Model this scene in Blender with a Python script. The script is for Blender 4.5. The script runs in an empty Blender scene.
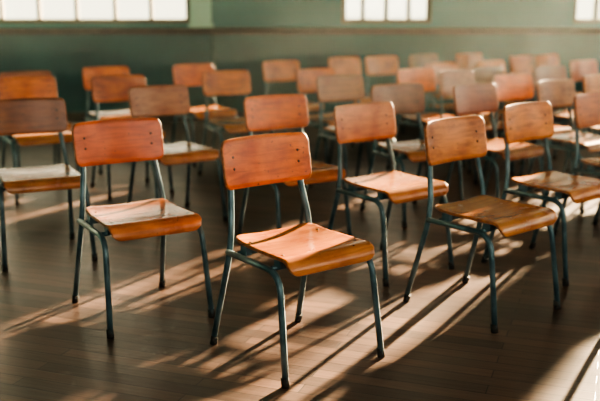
import bpy, bmesh, math, random
from mathutils import Vector, Matrix
random.seed(7)
S=bpy.context.scene
S.view_settings.look='AgX - High Contrast'
def lin(c):
    return tuple((x/255/12.92 if x/255<=.04045 else ((x/255+.055)/1.055)**2.4) for x in c)+(1,)
# ------------------------------------------------------------ materials
def newmat(name):
    m=bpy.data.materials.new(name); m.use_nodes=True
    nt=m.node_tree; b=nt.nodes['Principled BSDF']
    return m,nt,b
def node(nt,t,**kw):
    n=nt.nodes.new(t)
    for k,v in kw.items(): setattr(n,k,v)
    return n
def ramp(nt,stops):
    r=node(nt,'ShaderNodeValToRGB'); e=r.color_ramp.elements
    while len(e)<len(stops): e.new(.5)
    for i,(p,c) in enumerate(stops): e[i].position=p; e[i].color=c
    return r
def mix(nt,mode,fac,a,b):
    m=node(nt,'ShaderNodeMix',data_type='RGBA',blend_type=mode)
    L=nt.links
    for s,v in ((0,fac),(6,a),(7,b)):
        if hasattr(v,'links') or isinstance(v,bpy.types.NodeSocket): L.new(v,m.inputs[s])
        else: m.inputs[s].default_value=v
    return m.outputs[2]

def wood_mat(name,tint,rough,tintfac):
    m,nt,b=newmat(name); L=nt.links
    tc=node(nt,'ShaderNodeTexCoord'); oi=node(nt,'ShaderNodeObjectInfo')
    off=node(nt,'ShaderNodeVectorMath',operation='SCALE'); 
    cmb=node(nt,'ShaderNodeCombineXYZ')
    for i in range(3): L.new(oi.outputs['Random'],cmb.inputs[i])
    L.new(cmb.outputs[0],off.inputs[0]); off.inputs['Scale'].default_value=17.3
    add=node(nt,'ShaderNodeVectorMath',operation='ADD'); L.new(tc.outputs['Object'],add.inputs[0]); L.new(off.outputs[0],add.inputs[1])
    mp=node(nt,'ShaderNodeMapping'); mp.inputs['Scale'].default_value=(2.2,24,24); L.new(add.outputs[0],mp.inputs[0])
    n1=node(nt,'ShaderNodeTexNoise'); n1.inputs['Scale'].default_value=2.2; n1.inputs['Detail'].default_value=8; n1.inputs['Distortion'].default_value=.6
    L.new(mp.outputs[0],n1.inputs['Vector'])
    g=ramp(nt,[(.3,(.55,.48,.42,1)),(.55,(1,1,1,1)),(.75,(1.15,1.12,1.05,1))]); L.new(n1.outputs['Fac'],g.inputs[0])
    base=mix(nt,'MIX',tintfac,oi.outputs['Color'],tint)
    c=mix(nt,'MULTIPLY',.75,base,g.outputs[0])
    # worn blotches
    n2=node(nt,'ShaderNodeTexNoise'); n2.inputs['Scale'].default_value=9; n2.inputs['Detail'].default_value=5; L.new(add.outputs[0],n2.inputs['Vector'])
    r2=ramp(nt,[(.42,(0,0,0,1)),(.72,(1,1,1,1))]); L.new(n2.outputs['Fac'],r2.inputs[0])
    dk=mix(nt,'MULTIPLY',.7,c,lin((180,130,100)))
    c=mix(nt,'MIX',r2.outputs[0],c,dk)
    # small scratches / dents
    n3=node(nt,'ShaderNodeTexNoise'); n3.inputs['Scale'].default_value=70; n3.inputs['Detail'].default_value=2; L.new(add.outputs[0],n3.inputs['Vector'])
    r3=ramp(nt,[(.70,(0,0,0,1)),(.74,(1,1,1,1))]); L.new(n3.outputs['Fac'],r3.inputs[0])
    c=mix(nt,'MIX',r3.outputs[0],c,lin((80,44,30)))
    L.new(c,b.inputs['Base Color'])
    rr=node(nt,'ShaderNodeMapRange'); rr.inputs[3].default_value=rough-.06; rr.inputs[4].default_value=rough+.12
    L.new(n2.outputs['Fac'],rr.inputs[0]); L.new(rr.outputs[0],b.inputs['Roughness'])
    b.inputs['Coat Weight'].default_value=.35; b.inputs['Coat Roughness'].default_value=.25
    bp=node(nt,'ShaderNodeBump'); bp.inputs['Strength'].default_value=.08; bp.inputs['Distance'].default_value=.002
    L.new(n1.outputs['Fac'],bp.inputs['Height']); L.new(bp.outputs[0],b.inputs['Normal'])
    return m
M_back=wood_mat('back_plywood',(1,1,1,1),.36,0.0)
M_seat=wood_mat('seat_plywood',lin((188,134,90)),.22,.6)
def edge_mat():
    m,nt,b=newmat('plywood_edge'); L=nt.links
    tc=node(nt,'ShaderNodeTexCoord'); n=node(nt,'ShaderNodeTexNoise'); n.inputs['Scale'].default_value=60
    L.new(tc.outputs['Object'],n.inputs['Vector'])
    r=ramp(nt,[(.3,lin((120,70,42))),(.7,lin((176,112,70)))]); L.new(n.outputs['Fac'],r.inputs[0]); L.new(r.outputs[0],b.inputs['Base Color'])
    b.inputs['Roughness'].default_value=.5
    return m
M_edge=edge_mat()
def noise_mat(name,c1,c2,scale,rough,metal=0,lo=.35,hi=.65,detail=5,bump=0,coat=0):
    m,nt,b=newmat(name); L=nt.links
    tc=node(nt,'ShaderNodeTexCoord'); n=node(nt,'ShaderNodeTexNoise'); n.inputs['Scale'].default_value=scale; n.inputs['Detail'].default_value=detail
    L.new(tc.outputs['Object'],n.inputs['Vector'])
    r=ramp(nt,[(lo,lin(c1)),(hi,lin(c2))]); L.new(n.outputs['Fac'],r.inputs[0]); L.new(r.outputs[0],b.inputs['Base Color'])
    b.inputs['Roughness'].default_value=rough; b.inputs['Metallic'].default_value=metal
    if bump:
        bp=node(nt,'ShaderNodeBump'); bp.inputs['Strength'].default_value=bump; bp.inputs['Distance'].default_value=.01
        L.new(n.outputs['Fac'],bp.inputs['Height']); L.new(bp.outputs[0],b.inputs['Normal'])
    b.inputs['Coat Weight'].default_value=coat
    return m
M_tube=noise_mat('painted_steel_tube',(58,84,94),(92,118,128),14,.33,.3)
M_rub=noise_mat('rubber_foot',(28,28,28),(44,42,40),30,.7)
M_rivet=noise_mat('rivet_steel',(50,42,36),(84,72,62),60,.4,.6)
M_wall=noise_mat('teal_wall_paint',(30,100,98),(50,120,114),1.1,.45,bump=.15,detail=7)
M_wall_d=noise_mat('teal_dado_paint',(6,66,70),(14,84,86),1.5,.55,bump=.15,detail=7)
M_pale=noise_mat('pale_green_paint',(150,190,165),(170,205,180),2,.5)
M_ceil=noise_mat('ceiling_paint',(170,184,172),(184,196,184),1,.8)
M_ledge=noise_mat('dark_wood_trim',(40,31,26),(68,51,40),6,.4)
M_frame=noise_mat('window_frame_paint',(84,72,44),(116,98,62),5,.5)
M_pipe=noise_mat('pipe_paint',(30,70,70),(46,90,88),9,.4)
def glass():
    m=bpy.data.materials.new('window_glass'); m.use_nodes=True; nt=m.node_tree; nt.nodes.clear()
    o=node(nt,'ShaderNodeOutputMaterial'); t=node(nt,'ShaderNodeBsdfTransparent'); g=node(nt,'ShaderNodeBsdfGlossy'); g.inputs['Roughness'].default_value=.05
    mx=node(nt,'ShaderNodeMixShader'); mx.inputs[0].default_value=.05
    nt.links.new(t.outputs[0],mx.inputs[1]); nt.links.new(g.outputs[0],mx.inputs[2]); nt.links.new(mx.outputs[0],o.inputs[0])
    return m
M_glass=glass()
def floor_mat():
    m,nt,b=newmat('floor_boards'); L=nt.links
    tc=node(nt,'ShaderNodeTexCoord')
    mp=node(nt,'ShaderNodeMapping'); mp.inputs['Rotation'].default_value=(0,0,math.radians(20)); L.new(tc.outputs['Object'],mp.inputs[0])
    br=node(nt,'ShaderNodeTexBrick'); br.offset=.37; br.inputs['Scale'].default_value=1
    br.inputs['Brick Width'].default_value=.95; br.inputs['Row Height'].default_value=.07; br.inputs['Mortar Size'].default_value=.0022; br.inputs['Mortar Smooth'].default_value=.3
    br.inputs['Color1'].default_value=lin((112,90,80)); br.inputs['Color2'].default_value=lin((76,62,57)); br.inputs['Mortar'].default_value=lin((22,18,17))
    L.new(mp.outputs[0],br.inputs['Vector'])
    m2=node(nt,'ShaderNodeMapping'); m2.inputs['Scale'].default_value=(3,30,1); L.new(mp.outputs[0],m2.inputs[0])
    n=node(nt,'ShaderNodeTexNoise'); n.inputs['Scale'].default_value=2; n.inputs['Detail'].default_value=8; L.new(m2.outputs[0],n.inputs['Vector'])
    r=ramp(nt,[(.3,(.6,.6,.6,1)),(.7,(1.15,1.1,1.08,1))]); L.new(n.outputs['Fac'],r.inputs[0])
    c=mix(nt,'MULTIPLY',.6,br.outputs['Color'],r.outputs[0])
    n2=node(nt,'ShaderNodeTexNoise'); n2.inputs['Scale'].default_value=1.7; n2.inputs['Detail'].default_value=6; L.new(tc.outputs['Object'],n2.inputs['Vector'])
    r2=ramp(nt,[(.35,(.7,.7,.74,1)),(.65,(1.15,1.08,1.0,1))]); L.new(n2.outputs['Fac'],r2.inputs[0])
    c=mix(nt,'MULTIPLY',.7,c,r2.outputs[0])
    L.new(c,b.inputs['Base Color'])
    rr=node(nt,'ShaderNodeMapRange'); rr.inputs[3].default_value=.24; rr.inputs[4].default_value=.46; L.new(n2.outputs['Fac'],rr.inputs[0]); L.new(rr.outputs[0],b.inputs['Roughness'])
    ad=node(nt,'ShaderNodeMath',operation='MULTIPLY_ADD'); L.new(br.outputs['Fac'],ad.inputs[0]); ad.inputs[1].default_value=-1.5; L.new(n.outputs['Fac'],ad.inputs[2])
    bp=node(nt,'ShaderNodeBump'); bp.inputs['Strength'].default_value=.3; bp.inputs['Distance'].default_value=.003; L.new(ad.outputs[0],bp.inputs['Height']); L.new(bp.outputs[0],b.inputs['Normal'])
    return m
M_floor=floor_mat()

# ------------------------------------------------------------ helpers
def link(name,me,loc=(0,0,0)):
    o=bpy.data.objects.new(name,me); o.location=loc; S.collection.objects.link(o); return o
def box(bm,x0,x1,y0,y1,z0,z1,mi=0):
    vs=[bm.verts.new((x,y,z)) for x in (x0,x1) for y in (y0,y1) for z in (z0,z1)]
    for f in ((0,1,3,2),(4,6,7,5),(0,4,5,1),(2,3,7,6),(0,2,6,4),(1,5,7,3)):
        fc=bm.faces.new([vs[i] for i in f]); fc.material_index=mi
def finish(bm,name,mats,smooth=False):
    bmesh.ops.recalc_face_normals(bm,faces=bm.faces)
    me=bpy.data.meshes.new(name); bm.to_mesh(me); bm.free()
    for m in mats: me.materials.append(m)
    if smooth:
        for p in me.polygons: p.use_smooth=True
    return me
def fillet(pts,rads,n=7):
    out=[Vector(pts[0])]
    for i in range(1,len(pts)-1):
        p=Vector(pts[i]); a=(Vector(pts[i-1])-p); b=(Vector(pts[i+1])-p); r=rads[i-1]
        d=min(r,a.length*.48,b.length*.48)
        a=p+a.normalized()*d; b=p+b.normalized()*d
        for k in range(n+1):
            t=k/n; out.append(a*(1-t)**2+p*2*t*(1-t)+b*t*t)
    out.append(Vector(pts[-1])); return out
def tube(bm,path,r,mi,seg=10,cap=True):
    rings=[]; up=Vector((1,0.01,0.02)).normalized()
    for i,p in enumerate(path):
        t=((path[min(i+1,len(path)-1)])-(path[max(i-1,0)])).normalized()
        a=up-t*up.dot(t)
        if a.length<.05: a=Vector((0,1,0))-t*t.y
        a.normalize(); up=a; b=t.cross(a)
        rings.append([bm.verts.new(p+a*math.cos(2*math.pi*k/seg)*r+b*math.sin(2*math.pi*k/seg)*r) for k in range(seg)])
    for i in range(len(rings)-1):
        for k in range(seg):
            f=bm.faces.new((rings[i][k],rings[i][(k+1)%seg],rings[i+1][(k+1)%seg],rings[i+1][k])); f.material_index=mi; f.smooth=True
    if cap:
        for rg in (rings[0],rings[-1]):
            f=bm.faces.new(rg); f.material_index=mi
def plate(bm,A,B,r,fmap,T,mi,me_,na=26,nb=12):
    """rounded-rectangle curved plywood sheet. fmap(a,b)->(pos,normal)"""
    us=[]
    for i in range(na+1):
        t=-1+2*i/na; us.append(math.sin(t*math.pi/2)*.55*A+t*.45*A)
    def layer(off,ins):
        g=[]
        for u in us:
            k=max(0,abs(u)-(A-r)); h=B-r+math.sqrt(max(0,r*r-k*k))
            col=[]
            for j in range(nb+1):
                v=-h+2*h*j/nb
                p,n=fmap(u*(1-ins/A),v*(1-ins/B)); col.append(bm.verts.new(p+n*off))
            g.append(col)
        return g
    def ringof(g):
        n=len(g)-1
        return [g[i][0] for i in range(n+1)]+[g[n][j] for j in range(1,nb+1)]+[g[i][nb] for i in range(n-1,-1,-1)]+[g[0][j] for j in range(nb-1,0,-1)]
    top=layer(T/2,.0022); bot=layer(-T/2,.0022)
    for g in (top,bot):
        for i in range(na):
            for j in range(nb):
                f=bm.faces.new((g[i][j],g[i+1][j],g[i+1][j+1],g[i][j+1])); f.material_index=mi; f.smooth=True
    # rims
    m1=layer(T/2-.002,0); m2=layer(-T/2+.002,0)
    rt,r1,r2,rb=map(ringof,(top,m1,m2,bot)); n=len(rt)
    for a,b in ((rt,r1),(r1,r2),(r2,rb)):
        for k in range(n):
            f=bm.faces.new((a[k],a[(k+1)%n],b[(k+1)%n],b[k])); f.material_index=me_; f.smooth=(a is not r1)
    keep=set(r1)|set(r2)
    for g in (m1,m2):
        for col in g:
            for v in col:
                if v not in keep: bm.verts.remove(v)
def dome(bm,c,nrm,r,h,mi,seg=12):
    nrm=nrm.normalized(); a=nrm.orthogonal().normalized(); b=nrm.cross(a); prev=None
    for q in range(4):
        th=q/4*math.pi/2
        rg=[bm.verts.new(c+nrm*(h*math.sin(th))+(a*math.cos(2*math.pi*k/seg)+b*math.sin(2*math.pi*k/seg))*r*math.cos(th)) for k in range(seg)]
        if prev:
            for k in range(seg):
                f=bm.faces.new((prev[k],prev[(k+1)%seg],rg[(k+1)%seg],rg[k])); f.material_index=mi; f.smooth=True
        prev=rg
    f=bm.faces.new(prev); f.material_index=mi

# ------------------------------------------------------------ chair mesh
def back_map(a,b):
    # a: sideways, b: vertical offset from centre (front surface side = -y)
    z=.711+b; ymid=.236+b*.17
    y=ymid-.030*(a/.2)**2
    n=Vector((-.30*a/.2*1.0,-1,.17)).normalized()
    zz=z-.004*(a/.2)**2*(1 if b>0 else -1)
    return Vector((a,y,zz)),n
def seat_map(a,b):
    # b +.2 rear ... -.2 front lip (arc length)
    B=.205; s=b
    flat=-.128; R=.042
    ys=lambda s: s-.020
    w=.93+.07*min(1,max(0,(.2-b)/.3))
    x=a*w
    dish=.010*(1-(abs(a)/.2)**2)*max(0,min(1,(b+.14)/.12))
    rear=.012*max(0,(b-.06)/.14)**2
    z0=.436
    if s>=flat:
        p=Vector((x,ys(s),z0-dish+rear)); n=Vector((-.08*a/.2,-.0,1)).normalized()
    else:
        th=(flat-s)/R
        p=Vector((x,ys(flat)-R*math.sin(th),z0-R*(1-math.cos(th)))); n=Vector((0,-math.sin(th),math.cos(th)))
    return p,n
bm=bmesh.new()
plate(bm,.2,.0945,.030,back_map,.012,0,2)
plate(bm,.197,.205,.045,seat_map,.012,1,2,na=24,nb=22)
R=.0118
for s in (-1,1):
    # back post + rear leg (one bent tube)
    pf=lambda z:.236+(z-.713)*.17-.030*(.160/.2)**2+.0055+R
    path=fillet([(s*.160,pf(.765),.765),(s*.160,pf(.62),.62),(s*.187,.178,.425),(s*.206,.291,.012)],[.05,.10])
    tube(bm,path,R,3)
    # side rail + front leg
    path=fillet([(s*.200,.185,.392),(s*.207,-.150,.392),(s*.222,-.203,.012)],[.075],10)
    tube(bm,path,R,3)
    for y,x in ((.291,.206),(-.203,.222)):
        tube(bm,[Vector((s*x,y,0)),Vector((s*x,y-(.012 if y>0 else -.006),.035))],.0142,4,12)
    # rivets on front of back
    for z in (.690,.738):
        p,n=back_map(s*.150,z-.711); dome(bm,p+n*.0058,n,.0055,.003,5)
    # seat fixings
    for b in (.12,-.09):
        p,n=seat_map(s*.165,b); dome(bm,p+n*.006,n,.006,.002,5)
        box(bm,s*.175-.012,s*.175+.012,p.y-.018,p.y+.018,.398,p.z-.004,3)
tube(bm,[Vector((-.204,-.10,.397)),Vector((.204,-.10,.397))],.0095,3)
tube(bm,[Vector((-.192,.125,.397)),Vector((.192,.125,.397))],.0095,3)
bmesh.ops.recalc_face_normals(bm,faces=bm.faces)
chair_me=bpy.data.meshes.new('school_chair'); bm.to_mesh(chair_me); bm.free()
for m in (M_back,M_seat,M_edge,M_tube,M_rub,M_rivet): chair_me.materials.append(m)

OR=(214,112,34); RD=(192,98,38); TN=(184,118,60); BR=(142,84,44); GO=(212,126,50); PK=(166,104,62)
chairs=[ # x,y,yaw,colour
(.004,3.096,.652,OR),(.817,3.619,.713,GO),(-.667,3.553,.556,RD),(.457,4.221,.653,TN),(1.287,4.228,.70,GO),
(-.019,4.629,.549,OR),(-1.348,4.439,.45,BR),(-1.791,5.960,.546,OR),(-1.947,6.477,.600,BR),(-1.475,7.035,.535,OR),(-1.189,6.085,.491,RD),
(-.75,5.24,.59,PK),(-.79,7.37,.58,OR),(-.46,6.55,.50,OR),(-.05,7.84,.59,OR),(.26,6.81,.66,OR),(.40,6.11,.55,PK),(.56,8.45,.62,OR),(.92,8.63,.52,OR),
(.72,5.34,.50,BR),(1.04,6.81,.60,GO),(1.40,8.91,.63,BR),(1.36,7.57,.60,GO),(1.34,6.63,.69,PK),(1.24,5.38,.66,BR),(1.67,6.22,.59,OR),(1.91,9.13,.66,OR),
(1.87,7.89,.66,GO),(1.67,7.0,.72,BR),(2.37,8.73,.65,OR),(2.17,7.06,.59,BR),(1.84,5.70,.66,TN),(1.80,4.77,.68,RD),(2.30,6.20,.65,GO),(2.72,7.90,.64,RD),(2.67,8.92,.68,OR),
# unseen rows carrying on to the right, added to shade the floor
(2.38,5.1,.65,OR),(2.95,5.6,.66,BR),(2.8,6.6,.6,OR),(3.25,7.2,.62,TN),(3.45,6.2,.63,OR),(3.3,8.25,.6,GO),(3.45,9.0,.6,BR),(1.8,3.62,.66,OR),(2.35,4.2,.64,TN),(2.95,4.7,.66,OR),(3.6,5.3,.62,RD)]
for i,(x,y,t,c) in enumerate(chairs):
    o=link('school_chair',chair_me,(x,y,0)); o.rotation_euler=(0,0,t)
    j=lambda v:max(0,min(255,v+random.randint(-8,8)))
    o.color=lin((j(c[0]),j(c[1]),j(c[2])))

# ------------------------------------------------------------ room
X0,X1,Y0,Y1,H=-5.0,8.0,-4.0,9.9,3.9
bm=bmesh.new(); box(bm,X0-.3,X1+.3,Y0-.3,Y1+.3,-.12,0); link('floor',finish(bm,'floor',[M_floor]))
bm=bmesh.new(); box(bm,X0-.3,X1+.3,Y0-.3,Y1+.3,H,H+.15); link('ceiling',finish(bm,'ceiling',[M_ceil]))
ZB,ZT=1.10,3.35
def wall(name,axis,pos,th,lo,hi,ops,zb=ZB,zt=ZT):
    bm=bmesh.new()
    def bx(a0,a1,z0,z1,mi=0):
        if axis=='x': box(bm,a0,a1,min(pos,pos+th),max(pos,pos+th),z0,z1,mi)
        else: box(bm,min(pos,pos+th),max(pos,pos+th),a0,a1,z0,z1,mi)
    bx(lo,hi,0,zb-.04,1); bx(lo,hi,zt,H)
    cur=lo
    for a,b in ops: bx(cur,a,zb-.04,zt); cur=b
    bx(cur,hi,zb-.04,zt)
    for a,b in ops: bx(a,b,zb-.04,zb)
    link(name,finish(bm,name,[M_wall,M_wall_d]))
ops=[(-4.55,-1.22),(.46,1.46),(3.03,3.55),(3.95,4.95),(5.5,5.95)]  # right-hand openings, mostly out of view, are cut to throw sun streaks
wall('wall_back','x',Y1,.25,X0,X1,ops)
wall('wall_front','x',Y0,-.25,X0,X1,[(-3,0),(1,4),(5,7)])  # openings made for the added fill behind the camera
wall('wall_left','y',X0,-.25,Y0,Y1,[])
wall('wall_right','y',X1,.25,Y0,Y1,[(-2,1),(2,5),(6,9)])  # openings made for the added fill on the right
def window(name,axis,pos,a0,a1,bars,zb=ZB,zt=ZT,fw=.05):
    bm=bmesh.new()
    def bx(a,b,z0,z1,d0,d1,mi=0):
        if axis=='x': box(bm,a,b,pos+d0,pos+d1,z0,z1,mi)
        else: box(bm,pos+d0,pos+d1,a,b,z0,z1,mi)
    bx(a0,a1,zb,zb+fw,-.035,.035); bx(a0,a1,zt-fw,zt,-.035,.035)
    bx(a0,a0+fw,zb+fw,zt-fw,-.035,.035); bx(a1-fw,a1,zb+fw,zt-fw,-.035,.035)
    for c in bars: bx(c-.022,c+.022,zb+fw,zt-fw,-.025,.025)
    for z in (1.75,2.35,2.95): bx(a0+fw,a1-fw,z-.016,z+.016,-.020,.020)
    bx(a0+fw,a1-fw,zb+fw,zt-fw,-.002,.002,1)
    link(name,finish(bm,name,[M_frame,M_glass]))
window('window_1','x',Y1+.10,ops[0][0],ops[0][1],[-4.14,-3.74,-3.33,-2.91,-2.49,-2.06,-1.66])
window('window_2','x',Y1+.10,ops[1][0],ops[1][1],[.70,.96,1.21])
window('window_3','x',Y1+.10,ops[2][0],ops[2][1],[3.30])
window('window_4','x',Y1+.10,ops[3][0],ops[3][1],[4.45])  # out of view, placed and sized for a sun streak
window('window_5','x',Y1+.10,ops[4][0],ops[4][1],[5.72])  # out of view too, narrowed to limit its sun patch
n=6
for a,b in [(-3,0),(1,4),(5,7)]:
    window('window_%d'%n,'x',Y0-.10,a,b,[a+(b-a)*k/5 for k in (1,2,3,4)]); n+=1  # unseen windows added behind the camera to carry the fill
for a,b in [(-2,1),(2,5),(6,9)]:
    window('window_%d'%n,'y',X1+.10,a,b,[a+(b-a)*k/5 for k in (1,2,3,4)]); n+=1  # unseen windows added on the right, also for fill
# sill ledge running along the back wall, with a moulded lower strip
def prof_trim(name,x0,x1,prof,mat):
    bm=bmesh.new(); rings=[[bm.verts.new((x,Y1-d,z)) for d,z in prof] for x in (x0,x1)]
    k=len(prof)
    for i in range(k): bm.faces.new((rings[0][i],rings[0][(i+1)%k],rings[1][(i+1)%k],rings[1][i]))
    for r in rings: bm.faces.new(r)
    link(name,finish(bm,name,[mat]))
prof_trim('trim_1',X0,X1,[(-.0,.985),(.03,.985),(.035,1.01),(.09,1.03),(.10,1.045),(.095,1.058),(0,1.06)],M_ledge)
prof_trim('baseboard_back',X0,X1,[(0,0),(.02,0),(.02,.10),(.012,.12),(0,.12)],M_ledge)
# pale strip beside the left window, coloured as its bright reveal
bm=bmesh.new(); box(bm,-1.21,-.98,Y1-.05,Y1,1.061,H); box(bm,-1.23,-.96,Y1-.065,Y1-.0005,1.061,1.10)
link('trim_2',finish(bm,'trim_2',[M_pale]))
# heating pipe
bm=bmesh.new()
tube(bm,[Vector((-.97,Y1-.06,z)) for z in (0,.5,.98)],.02,0)
tube(bm,[Vector((-.97,Y1-.06,.84)),Vector((-.97,Y1,.84))],.012,0)
tube(bm,[Vector((-.97,Y1-.06,.18)),Vector((-.97,Y1,.18))],.012,0)
link('heating_pipe',finish(bm,'heating_pipe',[M_pipe]))
# hazy air inside the room (sunlit dust above the chairs)
def haze():
    m=bpy.data.materials.new('dusty_air'); m.use_nodes=True; nt=m.node_tree; nt.nodes.clear()
    o=node(nt,'ShaderNodeOutputMaterial'); v=node(nt,'ShaderNodeVolumeScatter')
    v.inputs['Density'].default_value=.006; v.inputs['Anisotropy'].default_value=.5; v.inputs['Color'].default_value=(.85,1,.97,1)
    nt.links.new(v.outputs[0],o.inputs['Volume'])
    bm=bmesh.new(); box(bm,X0+.01,X1-.01,Y0+.01,Y1-.12,.83,H-.01)
    link('dusty_air',finish(bm,'dusty_air',[m]))
haze()

# ------------------------------------------------------------ lights
def area(name,loc,rot,sx,sy,power,col):
    l=bpy.data.lights.new(name,'AREA'); l.shape='RECTANGLE'; l.size=sx; l.size_y=sy; l.energy=power; l.color=col
    o=bpy.data.objects.new(name,l); o.location=loc; o.rotation_euler=rot; S.collection.objects.link(o); return o
zc=(ZB+ZT)/2
for k,(a,b) in enumerate([(-3,0),(1,4),(5,7)]):
    area('skylight_front_%d'%k,((a+b)/2,Y0-.22,zc),(math.pi/2,0,0),b-a,2.2,84,(1,.96,.88))  # added fill from behind the camera, brightens the chair fronts
for k,(a,b) in enumerate([(-2,1),(2,5),(6,9)]):
    area('skylight_right_%d'%k,(X1+.22,(a+b)/2,zc),(math.pi/2,0,math.pi/2),b-a,2.2,46,(1,.95,.86))  # added fill from the right, out of view
sd=bpy.data.lights.new('sun','SUN'); sd.energy=88; sd.angle=math.radians(1.2); sd.color=(1,.77,.48)
so=bpy.data.objects.new('sun',sd); S.collection.objects.link(so)
az=math.radians(33); el=math.radians(14.5)
tosun=Vector((math.sin(az)*math.cos(el),math.cos(az)*math.cos(el),math.sin(el)))
so.rotation_euler=tosun.to_track_quat('Z','Y').to_euler(); so.location=tosun*30
w=bpy.data.worlds.new('world'); S.world=w; w.use_nodes=True
bg=w.node_tree.nodes['Background']; bg.inputs[0].default_value=(1,.93,.68,1); bg.inputs[1].default_value=2.6

# ------------------------------------------------------------ camera
cd=bpy.data.cameras.new('camera'); cd.sensor_width=36; cd.lens=875.6/600*36; cd.clip_end=100
cd.dof.use_dof=True; cd.dof.focus_distance=3.1; cd.dof.aperture_fstop=1.8
co=bpy.data.objects.new('camera',cd); co.location=(0,0,1.275); co.rotation_euler=(math.pi/2-.2169,0,0)
S.collection.objects.link(co); S.camera=co
